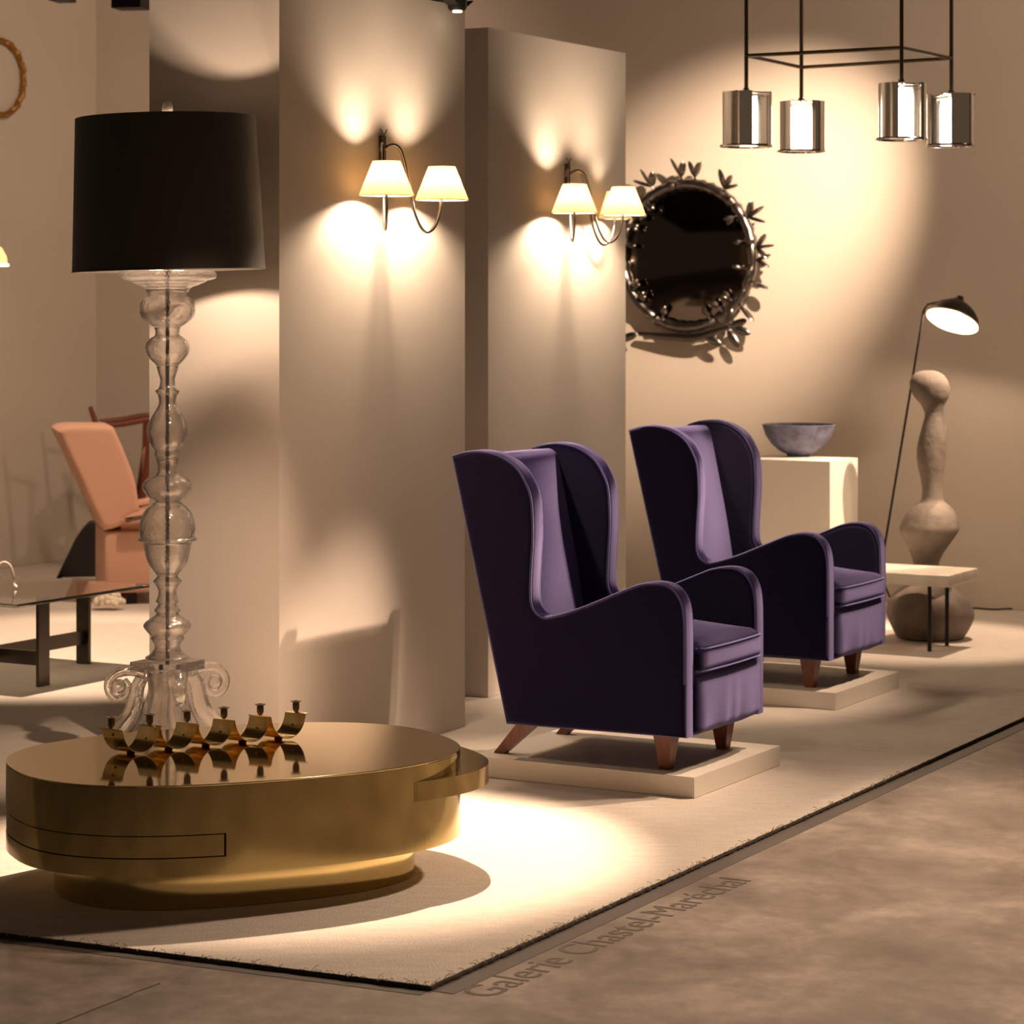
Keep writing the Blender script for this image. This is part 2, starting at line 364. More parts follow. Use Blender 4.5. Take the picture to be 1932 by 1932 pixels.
# grey tape strips on the concrete along the carpet
def strip(name, a, d, ln, w0, w1):
    s_ = Vector((d.y, -d.x, 0))
    if s_.y > 0: s_ = -s_
    v = [a+s_*w0, a+d*ln+s_*w0, a+d*ln+s_*w1, a+s_*w1]
    mb_ = MB(); mb_.add([(p.x, p.y, z) for z in (GZ, GZ+.0012) for p in v], [(3,2,1,0), (4,5,6,7)]+[(i, (i+1)%4, 4+(i+1)%4, 4+i) for i in range(4)])
    return structure(mb_.obj(name, 'tape', smooth=False))
strip('trim_1', CC, e1, 8, .002, .066); strip('trim_2', CC, e2, 2.6, .002, .045)
# crack in the concrete and lettering on it
mb = MB(); a = on(300, 1856, GZ); b_ = on(90, 1940, GZ)
pts = [a+(b_-a)*(i/14)+Vector((random.uniform(-.003, .003), random.uniform(-.004, .004), .0002)) for i in range(15)]
mb.tube(pts, .0016, 5); structure(mb.obj('trim_3', 'edge'))
fc = bpy.data.curves.new('lettering', 'FONT'); fc.body = 'Galerie Chastel-Mar\u00e9chal'; fc.size = .138; fc.extrude = .0004; fc.dimensions = '2D'; fc.fill_mode = 'BOTH'
fo = bpy.data.objects.new('lettering_source', fc); C.objects.link(fo)
bpy.context.view_layer.update()
me = bpy.data.meshes.new_from_object(fo.evaluated_get(bpy.context.evaluated_depsgraph_get())); bpy.data.objects.remove(fo)
wd = max(v.co.x for v in me.vertices); me.materials.clear(); me.materials.append(M['text'])
o = bpy.data.objects.new('floor_lettering', me); C.objects.link(o)
a = on(925, 1884, GZ); b_ = on(1418, 1662, GZ); d = b_-a
o.location = (a.x, a.y, GZ+.0006); o.rotation_euler = (0, 0, math.atan2(d.y, d.x)); o.scale = (d.length/wd, d.length/wd, 1)
tag(o, 'faded grey lettering stuck on the concrete beside the carpet edge', 'lettering')

# ------------------------------------------------------------------ brass coffee table
TC = Vector((-.770, 7.257, 0)); TA = math.radians(24.7); NS = 2.45
def sup(a, b_, n=96, dx=0, k0=0, k1=None):
    k1 = n if k1 is None else k1; r = []
    for i in range(k0, k1):
        t = 2*PI*i/n; c, s_ = math.cos(t), math.sin(t)
        r.append((dx+a*math.copysign(abs(c)**(2/NS), c), b_*math.copysign(abs(s_)**(2/NS), s_)))
    return r
AX, BX = .632, .452
table = thing('coffee_table', 'low oval brass coffee table with pull-out tray, on a recessed base', 'table', TC, TA)
mb = MB(); mb.slab(sup(.505, .335), 0, .125, .001, axis='z'); mb.obj('base', 'brass', table, angle=14)
ZB, D0, D1, ZT = .113, .163, .218, .351
def band(z0, z1, i0, i1, n=768, th_=.02, a=AX, b_=BX, dx=0, step=4, mb_=None):   # curved strip of wall, angles counted from the long axis
    ii = list(range(i0, i1, step))+[i1]
    full = [p for i in ii for p in sup(a, b_, n, dx, i, i+1)]; o_ = full; k = len(o_); mb_ = mb_ or MB(); v = []
    for z in (z0, z1):
        v += [(x, y, z) for x, y in o_]; v += [(dx+(x-dx)*(1-th_/a), y*(1-th_/b_), z) for x, y in o_]
    f = []
    for i in range(k-1):
        f += [(i, i+1, 2*k+i+1, 2*k+i), (k+i+1, k+i, 3*k+i, 3*k+i+1), (2*k+i, 2*k+i+1, 3*k+i+1, 3*k+i), (i+1, i, k+i, k+i+1)]
    f += [(0, 2*k, 3*k, k), (k-1, 2*k-1, 4*k-1, 3*k-1)]
    return mb_.add(v, f)
I0, I1 = 250, 550                # the drawer runs round the left end up to the notch in the front
mb = MB()
band(D1+.003, ZT-.005, I0, I1, mb_=mb); band(ZB, D0-.003, I0, I1, mb_=mb); band(ZB, ZT-.005, I1, 768+I0, mb_=mb)
mb.slab(sup(AX-.004, BX-.004), ZB+.001, ZB+.004, .0005, 1, axis='z')
mb.obj('drum', 'brass', table, angle=14)
mb = MB(); mb.slab(sup(AX-.014, BX-.014), ZB+.006, ZT-.008, .0005, 1, axis='z'); mb.obj('inner_core', 'gap', table, angle=14)
band(D0, D1, I0+2, I1-1, a=AX-.0012, b_=BX-.0012, th_=.012).obj('drawer', 'brass', table, angle=14)['label'] = 'curved brass drawer front, closed'
mb = MB(); mb.slab(sup(AX, BX), ZT-.0045, ZT, .001, 2, axis='z'); mb.obj('table_top', 'brass_top', table, angle=14)
band(.250, .303, -176, 176, th_=.30, a=AX*.80, b_=BX*.90, dx=.215).obj('pull_out_tray', 'brass', table, angle=14)['label'] = 'crescent brass tray pulled out of the drum'

# ------------------------------------------------------------------ brass candle holder on it
ch0 = on(318, 1414, ZT); ch1 = on(525, 1394, ZT); R_ = (ch1-ch0)/3
holder = thing('candle_holder', 'wavy brass candle holder with six cups standing on the brass table', 'candle holder', (ch0-R_).to_tuple(), 0)
RL = R_.length; Ru = R_.normalized(); Wu = F.copy(); HW = .036; HC = .078
for k in range(5):
    mb = MB(); c = Ru*(RL*k); prof = []
    xs = [-1+2*i/28 for i in range(29)]
    if k == 0: xs = [x for x in xs]
    for x in xs:
        xx = x*RL/2*.97; z = .004+HC*(1-math.sqrt(max(0, 1-(abs(x)*.985)**2.2)))
        prof.append((xx, z))
    prof = [(-RL/2-.006, prof[0][1]+.003)] + prof + [(RL/2+.006, prof[-1][1]+.003)] if k in (0, 4) else prof
    v = []
    for dz in (0, .0022):
        for sd in (-1, 1):
            v += [c+Ru*x+Wu*(HW*sd)+Vector((0, 0, z+dz)) for x, z in prof]
    n = len(prof); f = []
    for i in range(n-1):
        f += [(i, i+1, n+i+1, n+i), (2*n+i, 3*n+i, 3*n+i+1, 2*n+i+1), (i, 2*n+i, 2*n+i+1, i+1), (n+i, n+i+1, 3*n+i+1, 3*n+i)]
    f += [(0, n, 3*n, 2*n), (n-1, 3*n-1, 4*n-1, 2*n-1)]
    rb = mb.add(v, f).obj('ribbon', 'brass_small', holder, angle=50)
    for x, z in ((-.80, .036), (.80, .036), (-.93, .056)):
        pos = c+Ru*(x*RL/2*.985)+Vector((0, 0, z)); MB().ball((0, 0, 0), .0042, 8, 6).obj('rivet', 'bronze', rb, loc=pos)
    MB().lathe([(.011, 0), (.012, .002), (.009, .005)], 14).obj('foot', 'bronze', holder, loc=c)
for k in range(6):
    c = Ru*(RL*(k-.5)) + Vector((0, 0, HC-.006))
    MB().lathe([(.004, 0), (.0075, .004), (.010, .012), (.010, .024), (.009, .028), (.0155, .031), (.0155, .033), (.008, .033), (.007, .022), (0, .020)], 16).obj('candle_cup', 'bronze', holder, loc=c)

# ------------------------------------------------------------------ glass standing lamp
LP = Vector((-1.121, 8.45, 0)); LS = LP.y/FPX
plinth_h = .165
tag(MB().box((0, 0, plinth_h/2), (.50, .50, plinth_h)).obj('lamp_plinth', 'white', smooth=False, loc=LP, rz=RZ), 'square white plinth under the tall glass lamp, behind the brass table', 'plinth')
lamp = thing('standing_lamp', 'tall turned clear glass lamp with a large black drum shade', 'lamp', LP+Vector((0, 0, plinth_h)), 0)
def lz(y): return 1.6-(y-575)*LS-plinth_h
prof = [  # (radius px, y px) from the bottom of each glass piece to its top
 ('glass_baluster', [(36,1243),(42,1240),(33,1234),(28,1228),(24,1222),(26,1213),(32,1204),(30,1200),(37,1193),(45,1182),(43,1175),(37,1170),(24,1161),(21,1157),(25,1151),(20,1144),(18,1139),(22,1134),(19,1127),(17,1117),(20,1107),(26,1098),(27,1095),(20,1088),(21,1084)]),
 ('glass_urn', [(21,1084),(28,1074),(37,1062),(42,1044),(45,1028),(47,1023),(55,1019),(55,1016),(51,1012),(53,1000),(51,982),(42,962),(30,952),(25,947)]),
 ('glass_knop', [(22,947),(26,943),(38,935),(47,921),(44,909),(36,902),(24,896),(18,886),(20,873),(23,865)]),
 ('glass_vase', [(21,865),(25,857),(24,850),(30,842),(36,828),(38.5,813),(36,800),(32,790),(25,778),(18,766),(16,758),(18,746),(22,740),(22,736),(16,731),(14,716),(18,702),(20,694),(21,690)]),
 ('glass_bulb', [(21,690),(24,686),(31,679),(39,668),(42,656),(39,645),(32,638),(24,633),(23,626),(25,618),(26,617)]),
 ('glass_cup', [(26,617),(35,611),(40,607),(49,598),(53,586),(52,574),(46,564),(41,558),(39,551),(42,546)]),
 ('glass_drip_pan', [(40,546),(48,541),(56,539),(62,536),(72,532),(74,530),(90,526),(93,520),(91,514),(86,510)]),
]
for name, pr in prof:
    P_ = smooth_path([(r*LS, lz(y)) for r, y in pr], 3)
    th_ = .006
    inner = [(max(.011, p[0]-th_-(.004 if p[0] > .05 else 0)), p[1]) for p in P_]
    P2_ = [(p[0], p[1]-.0004*0) for p in P_]
    # tiny gap between neighbours so that the pieces do not share faces
    z0, z1 = P2_[0][1]+.0006, P2_[-1][1]-.0006
    P2_ = [(r, min(z1, max(z0, z))) for r, z in P2_]; inner = [(r, min(z1, max(z0, z))) for r, z in inner]
    MB().lathe(P2_+inner[::-1], 48, closed=True).obj(name, 'glass', lamp, angle=70)
MB().lathe([(.0065, lz(1262)), (.0065, lz(330))], 12).obj('rod', 'rod', lamp)
# glass foot: square plate, core and four scroll legs
MB().box((0, 0, lz(1255)), (.172, .172, .030), rz=RZ).obj('foot_plate', 'glass', lamp, smooth=False)
core = smooth_path([(.118, .006), (.100, lz(1375)), (.072, lz(1335)), (.060, lz(1300)), (.068, lz(1266))], 5)
mb = MB(); mb.lathe([(p[0], p[1]) for p in core]+[(p[0]-.010, p[1]) for p in core[::-1]], 64, closed=True)
for i, q in enumerate(mb.v):     # blown flutes
    a = math.atan2(q[1], q[0]); k = 1+.10*math.cos(8*a)*min(1, (lz(1266)-q[2])*9+.1); mb.v[i] = (q[0]*k, q[1]*k, q[2])
mb.obj('glass_core', 'glass', lamp, angle=70)
loop = smooth_path([(.075, lz(1270)), (.115, lz(1263)), (.158, lz(1263)), (.190, lz(1278)), (.192, lz(1298)), (.170, lz(1313)), (.140, lz(1308)), (.128, lz(1292)), (.142, lz(1279))], 5)
leg2 = smooth_path([(.080, lz(1272)), (.100, lz(1296)), (.108, lz(1322)), (.122, lz(1345)), (.155, lz(1368)), (.195, lz(1388)), (.228, .024)], 5)
for k in range(4):
    a = PI/4 + k*PI/2 + RZ + .08
    def pl(p): return (p[0]*math.cos(a), p[0]*math.sin(a), p[1])
    mb = MB(); n_ = len(leg2); mb.tube([pl(p) for p in leg2], [.020+.008*math.sin(PI*i/(n_-1)) for i in range(n_)], 14)
    g = mb.obj('leg', 'glass', lamp)
    MB().tube([pl(p) for p in loop], [.017-.006*i/(len(loop)-1) for i in range(len(loop))], 12).obj('scroll', 'glass', g)
    MB().ball(pl((.160, lz(1290))), (.024, .024, .024), 16, 12).obj('scroll_ball', 'glass', g)
# shade: black silk with a pale lining, ring and spider; it is tilted a little
mb = MB(); mb.lathe([(.3125, 0), (.2915, .497), (.2885, .497), (.3095, 0)], 72, closed=True)
sh = mb.obj('shade', 'silk', lamp, angle=50, loc=(.006, 0, lz(511))); sh.rotation_euler = (0, math.radians(-1.35), 0)
sh.data.materials.append(M['lining'])
for p in sh.data.polygons:
    r = math.hypot(p.center.x, p.center.y)
    if p.normal.x*p.center.x+p.normal.y*p.center.y < -.01: p.material_index = 1
for a in (.7, .7+2*PI/3, .7+4*PI/3):
    MB().tube([(0, 0, .47), (.287*math.cos(a), .287*math.sin(a), .492)], .0022, 6).obj('spider_arm', 'rod', sh)
MB().tube([(math.cos(t)*.3125, math.sin(t)*.3125, .002) for t in [2*PI*i/60 for i in range(60)]], .0022, 6, True).obj('hem', 'silk', sh)
MB().tube([(.3127*math.cos(-1.48), .3127*math.sin(-1.48), .003), (.2917*math.cos(-1.48), .2917*math.sin(-1.48), .495)], .0012, 6).obj('seam', 'silk', sh)
MB().lathe([(.004, lz(330)), (.0045, lz(224)), (.012, lz(223)), (.013, lz(219)), (.017, lz(212)), (.0185, lz(204)), (.015, lz(196)), (.008, lz(191)), (0, lz(189))], 20).obj('finial', 'ceramic', lamp)
for dx, dz in ((-.05, lz(412)), (.055, lz(396))):
    MB().ball((0, 0, 0), (.026, .026, .034)).obj('light_bulb', 'bulb', lamp, loc=(dx, -dx*.4, dz))
    MB().tube([(0, 0, -.02), (-dx*.9, dx*.36, -.035)], .006, 8).obj('bulb_holder', 'rod', lamp, loc=(dx, -dx*.4, dz-.034))
    bulb_light((dx, -dx*.4, dz), 12, .03, parent=lamp)

# ------------------------------------------------------------------ armchairs on white plinths
O1 = Vector((.591, 8.42, 0)); O2 = Vector((1.278, 10.25, 0)); PLH = .067
for o_, lab in ((O1, 'low white plinth under the armchair nearer the brass table'), (O2, 'low white plinth under the armchair nearer the stone table')):
    c = o_-F*.42+L*.35
    tag(MB().box((0, 0, PLH/2), (.84, .70, PLH)).obj('plinth', 'white', smooth=False, loc=c, rz=RZ), lab, 'plinth', 'low plinths under the armchairs')
CF, CL = -.42, .327               # local origin of the chair inside the plinth's frame
side = [(-.924,1.084),(-.87,1.100),(-.805,1.106),(-.732,1.093),(-.665,1.055),(-.625,1.0),(-.604,.941),(-.598,.825),(-.604,.724),(-.608,.630),(-.600,.585),(-.574,.560),(-.538,.559),(-.431,.592),(-.279,.655),(-.205,.684),(-.138,.692),(-.088,.680),(-.054,.642),(-.039,.587),(-.036,.488),(-.036,.323),(-.036,.188),(-.708,.182)]
side = [(f-CF, z-PLH) for f, z in side]
side_s = smooth_path(side, 4, True, sharp=(0, 22, 23))
chair = thing('wing_armchair', 'deep violet velvet wing armchair nearer the brass table', 'armchair', O1+F*CF+L*CL+Vector((0, 0, PLH)), RZ, 'violet wing armchairs on plinths')
CW, CT = .32, .072
for s_ in (-1, 1):
    l0, l1 = (-CW, -CW+CT) if s_ < 0 else (CW-CT, CW)
    pn = MB().slab(side_s, l0, l1, .015, 4).obj('side_panel', 'velvet', chair, angle=60)
    for ll in (l0+.004, l1-.004):
        q = [Vector((p[0], ll, p[1])) for p in side_s[5:84]]
        n = len(q); nr = []
        for i in range(n):
            t = (q[min(n-1, i+1)]-q[max(0, i-1)]).normalized(); nr.append(q[i]+Vector((t.z, 0, -t.x))*.0055)
        MB().tube(nr, .0042, 6).obj('piping', 'piping', pn)
back = [(-.912,1.040),(-.895,1.076),(-.855,1.086),(-.818,1.068),(-.797,1.0),(-.768,.86),(-.735,.70),(-.705,.52),(-.68,.36),(-.66,.20),(-.705,.19),(-.748,.37),(-.79,.54),(-.83,.71),(-.87,.87)]
back_s = smooth_path([(f-CF, z-PLH) for f, z in back], 5, True, sharp=(9, 10))
MB().slab(back_s, -CW+CT-.004, CW-CT+.004, .004, 2).obj('backrest', 'velvet', chair, angle=60)
hw = CW-CT+.001
mb = MB(); mb.pillow((-.352-CF, 0, .288-PLH), (.664, 2*hw+.030, .205), .032, (.014, 0, 0), 24); mb.v = [(x+(.0035*math.sin(58*y+1.5*math.sin(23*y))*max(0, min(1, (.30-z)/.2)) if x > .33 else 0), y, z) for x, y, z in mb.v]; mb.obj('seat_base', 'velvet', chair, angle=60)
cu = MB().pillow((-.345-CF, 0, .437-PLH), (.67, 2*hw+.014, .105), .036, (.012, 0, .046), 18).obj('seat_cushion', 'velvet', chair, angle=70)
for z in (.472, .400):
    MB().tube([(-.012-CF+.010*(1-(y/hw)**2)-(.022 if abs(y) > hw-.012 else 0), y, z-PLH) for y in [-hw+.004+(2*hw-.008)*i/20 for i in range(21)]], .0035, 6).obj('piping', 'piping', cu)
for lx in (-.102, -.552):
    pass
for ly in (-.224, .225):
    MB().taper((-.150-CF, ly, .122), (-.150-CF, ly, 0), .068, .036).obj('leg', 'walnut', chair, smooth=False)
    MB().taper((-.655-CF, ly, .122), (-.778-CF, ly, 0), (.075, .05), (.040, .034)).obj('leg', 'walnut', chair, smooth=False)
c2 = copy_thing(chair); c2.location = O2+F*CF+L*CL+Vector((0, 0, PLH))
c2['label'] = 'deep violet velvet wing armchair nearer the stone table'

# ------------------------------------------------------------------ sconces on the partitions
def sconce(label, p, t, arms):
    b_ = p+L*t
    root = thing('wall_sconce', label, 'wall lamp', (b_.x, b_.y, 2.172), RZ, 'two-shade wall lamps on the partitions')
    MB().box((.007, 0, -.02), (.014, .026, .11)).obj('back_plate', 'bronze', root, smooth=False)
    for k in (-1, 1):
        MB().tube(smooth_path([(.008, 0, .02), (.014, k*.008, .045), (.012, k*.022, .058)], 4), .0022, 6).obj('wisp_shadow', 'bronze', root)  # thin dark wisps modelled in place of a shadow above the back plate
    for a, l_, dz, rs, pw in arms:
        path = [(.02, -.05), (.06, -.012), (.2, .005), (.33, -.018), (.42, -.09), (.49, -.17), (.55, -.235), (.65, -.288), (.76, -.306), (.88, -.286), (.965, -.235), (1.0, -.17)]
        pts = smooth_path([(a*q, l_*q, z+dz*q) for q, z in path], 5)
        MB().tube(pts, .0062, 10).obj('arm', 'nickel', root)
        s_ = MB().lathe([(rs, -.19), (rs*.50, -.068)], 40, c=(a, l_, dz))
        s_.f = [f for f in s_.f if len(f) == 4]
        so = s_.obj('lamp_shade', 'paper', root, angle=60)
        MB().tube([(a+rs*math.cos(x), l_+rs*math.sin(x), -.19+dz) for x in [2*PI*i/40 for i in range(40)]], .0016, 6, True).obj('shade_rim', 'nickel', so)
        MB().lathe([(.006, -.176), (.006, -.158)], 12, c=(a, l_, dz)).obj('bulb_holder', 'nickel', so)
        MB().ball((a, l_, dz-.135), (.020, .020, .023), 12, 8).obj('light_bulb', 'bulb', so)
        bulb_light((a, l_, dz-.135), pw, .028, (1, .73, .50), root)
sconce('wall lamp with two cream shades on the partition behind the brass table', P1, .645, [(.135, -.178, 0, .098, 20), (.155, .168, -.004, .098, 20)])
sconce('wall lamp with three cream shades on the partition beside the round mirror', P2, .675, [(.135, -.178, .004, .098, 20), (.200, .150, .004, .098, 20), (.085, .300, -.006, .074, 6)])
# clamp spotlight on the near partition's top edge
b_ = P1+L*1.06
cs = thing('clamp_spotlight', 'small dark clamp spotlight on top of the near partition', 'spotlight', (b_.x, b_.y, PH), RZ)
MB().box((-.02, 0, .012), (.07, .05, .024)).obj('clamp', 'black', cs, smooth=False)
MB().tube([(.0, 0, .02), (.03, 0, .07), (.06, 0, .05)], .008, 8).obj('neck', 'black', cs)
MB().lathe([(.03, 0), (.036, .01), (.036, .07), (.02, .085)], 20, c=(.075, 0, -.036)).obj('head', 'black', cs)
MB().lathe([(.0, 0), (.018, .0), (.018, .004)], 16, c=(.075, 0, -.042)).obj('lens', 'lens', cs)
MB().box((.075, .055, -.005), (.05, .045, .004), tilt=Matrix.Rotation(.5, 3, 'X')).obj('barn_door', 'black', cs, smooth=False)
MB().box((.075, -.055, -.005), (.05, .045, .004), tilt=Matrix.Rotation(-.5, 3, 'X')).obj('barn_door', 'black', cs, smooth=False)

# ------------------------------------------------------------------ mirror on the back wall
def on_wall(px, py, off=0):
    k = (px-966)/FPX; t = (W0.x-L.x*off-k*(W0.y-L.y*off))/(F.x-k*F.y)
    p = W0-F*t-L*off; return Vector((p.x, p.y, 1.6-(py-575)*p.y/FPX))
mc = on_wall(1304, 482)
mir = thing('round_mirror', 'round dark mirror in a silvered twig and leaf frame on the back wall', 'mirror', mc, RZ)  # local x along the wall, -y into the room
MR = .385
def ring_pt(t, r, y=-.05): return (r*math.cos(t), y, r*math.sin(t))
v = []; n = 48; mb = MB()
for j in range(9):
    rr_ = MR*.98*j/8; 
    v += [ring_pt(2*PI*i/n, max(rr_, 1e-4), -.045-.05*(1-(j/8)**2)) for i in range(n)]
f = [(j*n+i, j*n+(i+1)%n, (j+1)*n+(i+1)%n, (j+1)*n+i) for j in range(8) for i in range(n)]
mb.add(v, f).obj('mirror_glass', 'mirror', mir, angle=80)
v = [ring_pt(2*PI*i/n, MR, y) for y in (-.002, -.04) for i in range(n)]
MB().add(v, [(i, (i+1)%n, n+(i+1)%n, n+i) for i in range(n)]+[tuple(range(n)), tuple(n+i for i in range(n))]).obj('backing_plate', 'black', mir)
pts = [ring_pt(2*PI*i/90, MR+.012+.006*math.sin(6.3*i), -.055+.004*math.sin(4.1*i)) for i in range(90)]
fr = MB().tube(pts, [.031+.005*math.sin(2.7*i) for i in range(90)], 10, True).obj('twig_frame', 'pewter', mir)
leaf = MB().ball((0, 0, .055), (.024, .011, .058), 8, 6); leaf_me = None
bud = MB().ball((0, 0, .024), (.020, .017, .028), 8, 6); bud_me = None
def sprig(t, r, length, spread, n_, mesh_kind, outward=1):
    base = Vector(ring_pt(t, r, -.065)); rad = Vector((math.cos(t), 0, math.sin(t)))*outward
    tw = MB().tube([base, base+rad*length*.5+Vector((0, -.012, 0)), base+rad*length+Vector((0, -.02, 0))], [.009, .007, .005], 6).obj('twig', 'pewter', mir)
    for k in range(n_):
        ang = (k-(n_-1)/2)*spread
        d_ = (Matrix.Rotation(ang, 3, 'Y') @ rad+Vector((0, -.35, 0))).normalized()
        global leaf_me, bud_me
        if mesh_kind == 'leaf':
            if leaf_me is None: o_ = leaf.obj('leaf', 'pewter', tw); leaf_me = o_.data
            else: o_ = bpy.data.objects.new('leaf', leaf_me); C.objects.link(o_); o_.parent = tw
        else:
            if bud_me is None: o_ = bud.obj('bud', 'pewter', tw); bud_me = o_.data
            else: o_ = bpy.data.objects.new('bud', bud_me); C.objects.link(o_); o_.parent = tw
        o_.location = base+rad*length*(.75 if n_ > 1 else 1)+Vector((0, -.018, 0))
        o_.rotation_euler = d_.to_track_quat('Z', 'Y').to_euler(); o_.scale = (1, 1, random.uniform(.8, 1.15))
for deg, n_ in ((5, 3), (-4, 2), (28, 3), (56, 3), (82, 2), (93, 2), (118, 3), (140, 3), (-20, 1), (-40, 1), (160, 2), (186, 2)):
    sprig(math.radians(deg), MR+.02, .045, .75, n_, 'leaf')
for deg, n_ in ((35, 2), (140, 2), (152, 2), (128, 2), (208, 2), (222, 2), (248, 1), (292, 1), (305, 1), (318, 2), (12, 1), (-12, 1), (170, 1)):
    sprig(math.radians(deg), MR, .03, .7, n_, 'bud', -1)
# lower branch running under the frame
pts = smooth_path([(-.30, -.05, -.44), (-.12, -.06, -.455), (.06, -.07, -.46), (.16, -.075, -.435), (.27, -.08, -.40)], 5)
br = MB().tube(pts, [.012+.012*math.sin(PI*i/(len(pts)-1)) for i in range(len(pts))], 8).obj('branch', 'pewter', mir)
for x, z, a in ((.25, -.40, .3), (.27, -.40, 1.2), (.26, -.42, 2.5), (.12, -.45, 2.0), (-.30, -.44, -1.9), (.29, -.40, 1.9)):
    o_ = bpy.data.objects.new('leaf', leaf_me); C.objects.link(o_); o_.parent = br; o_.location = (x, -.08, z); o_.rotation_euler = (0, a, 0)

# ------------------------------------------------------------------ hanging lamp with four metal shades
pA = at(1408, 105, 11.0); pB = at(1512, 127, 11.54); pC = at(1701, 90, 10.66); pD = at(1795, 110, 11.12)
hz = pA.z
pend = thing('hanging_lamp', 'hanging lamp of four dark rods, a frame and bright metal cylinders', 'lamp', (*((pA+pD)/2).to_tuple()[:2], hz))
o_p = Vector(pend.location)
cs4 = [pA-o_p, pB-o_p, pC-o_p, pD-o_p]
for v in cs4: v.z = 0
for i, j in ((0, 1), (2, 3), (0, 2), (1, 3)):
    MB().tube([cs4[i], cs4[j]], .008, 8).obj('frame_bar', 'bronze', pend)
drops = [(172, 278, 11.0, 1.0), (190, 288, 11.54, .92), (156, 265, 10.66, .78), (176, 277, 11.12, 1.02)]
turn = [(-.9, .5), (-1.7, .35), (-1.35, .2), (.9, 2.5)]
for i in range(4):
    y0, y1, Y, k = drops[i]; c = cs4[i]
    z1 = 1.6-(y0-575)*Y/FPX-hz; z0 = 1.6-(y1-575)*Y/FPX-hz; r = .108*(.95 if i else 1)
    MB().tube([(c.x, c.y, WH-hz), (c.x, c.y, z1+.004)], .0085, 8).obj('rod', 'bronze', pend)
    hd = MB().lathe([(.012, z1-.012), (.016, z1), (.013, z1+.012), (.006, z1+.016)], 14, c=(c.x, c.y, 0)).obj('cap', 'chrome', pend)
    for a in (0, 2.1, 4.2):
        MB().tube([(c.x, c.y, z1-.004), (c.x+r*math.cos(a), c.y+r*math.sin(a), z1-.006)], .004, 6).obj('spoke', 'chrome', hd)
    a0, gap = turn[i]
    for q in range(2):                        # two curved reflector shells with open slots between them
        s0 = a0+q*PI+.5; s1 = a0+(q+1)*PI-.5
        rr_ = r*(1.0 if q == 0 else .93)
        mb = MB(); mb.lathe([(rr_, z0+.008), (rr_, z1-.004), (rr_-.004, z1-.004), (rr_-.004, z0+.008)], 22, c=(c.x, c.y, 0), closed=True, a0=s0, a1=s1)
        k_ = 23; mb.f += [(0, k_, 2*k_, 3*k_), (22, 3*k_+22, 2*k_+22, k_+22)]
        mb.obj('reflector', 'chrome', pend, angle=50)
    MB().tube([(c.x+r*math.cos(2*PI*t/40), c.y+r*math.sin(2*PI*t/40), z0+.006) for t in range(40)], .0055, 6, True).obj('bottom_ring', 'chrome', pend)
    MB().lathe([(0, z0+.015), (.044, z0+.016), (.046, z0+.03), (.046, z1-.03), (0, z1-.016)], 20, c=(c.x, c.y, 0)).obj('lit_tube', 'tube_glow', pend)
    MB().tube([(c.x, c.y, z1-.02), (c.x, c.y, z1)], .006, 6).obj('tube_holder', 'chrome', pend)

# ------------------------------------------------------------------ pedestal, bowl, totem, stone table, reading lamp
pc = Vector((1.53, 12.5, 0)); PZ = .845
c = pc+L*.18-F*.24
tag(MB().box((0, 0, PZ/2), (.48, .36, PZ)).obj('pedestal', 'white', smooth=False, loc=c, rz=RZ), 'tall white pedestal carrying the blue-grey bowl', 'pedestal')
bo = on(1507, 861, PZ)
MB_ = MB().lathe([(0, .002), (.055, 0), (.060, .012), (.095, .028), (.135, .062), (.165, .105), (.183, .158), (.178, .160), (.158, .110), (.128, .070), (.09, .036), (0, .024)], 40)
tag(MB_.obj('bowl', 'blue_clay', loc=bo, angle=50), 'wide blue-grey stoneware bowl on the white pedestal', 'bowl')
tot = on(1755, 1203.5); TS = tot.y/FPX
def tz(y): return 1.6-(y-575)*TS
totem = thing('totem_sculpture', 'tall brown stoneware totem of stacked bulbs behind the stone table', 'sculpture', tot)
low = [(58,1203),(66,1197),(80,1168),(81,1150),(72,1128),(52,1111),(30,1098),(22,1085),(24,1072),(24,1062)]
mid = [(24,1062),(30,1046),(46,1018),(55,1000),(54,988),(46,968),(32,953),(22,945),(20,930),(21,905),(26,875),(28,850),(27,830),(23,806),(18,788),(17,778)]
top = [(17,778),(22,764),(33,748),(37,733),(36,720),(28,707),(14,700),(0,699)]
for name, pr, off in (('lower_bulb', low, (0, 0)), ('middle_body', mid, (-5, 0)), ('head', top, (5, 0))):
    P_ = smooth_path([(r*TS, tz(y)) for r, y in pr], 4)
    mb = MB(); mb.lathe([(max(0, p[0]), p[1]) for p in P_], 36)
    for i, q in enumerate(mb.v):              # the stack leans and bends a little, hand made
        z = q[2]; lean = (-.012*math.sin(z*5.2)+.006*math.sin(z*13))
        mb.v[i] = (q[0]+lean*1.2+.002*math.sin(9*q[1]+20*z), q[1]+.002*math.sin(11*q[0]+17*z), z)
    mb.obj(name, 'clay', totem, angle=70)
s0 = Vector((1.993, 11.85, 0)); SZ = .364
st = thing('stone_table', 'low cream stone slab table on thin black legs beside the armchair', 'table', s0-F*.32+L*.2, RZ)
MB().slab([(-.32, -.2), (.32, -.2), (.32, .2), (-.32, .2)], SZ-.055, SZ, .006, 3, axis='z').obj('slab', 'stone', st, angle=50)
for lx in (.195, -.195):
    for ly in (-.11, .125):
        MB().lathe([(.010, 0), (.010, SZ-.054)], 10, c=(lx, ly, 0)).obj('leg', 'black', st)
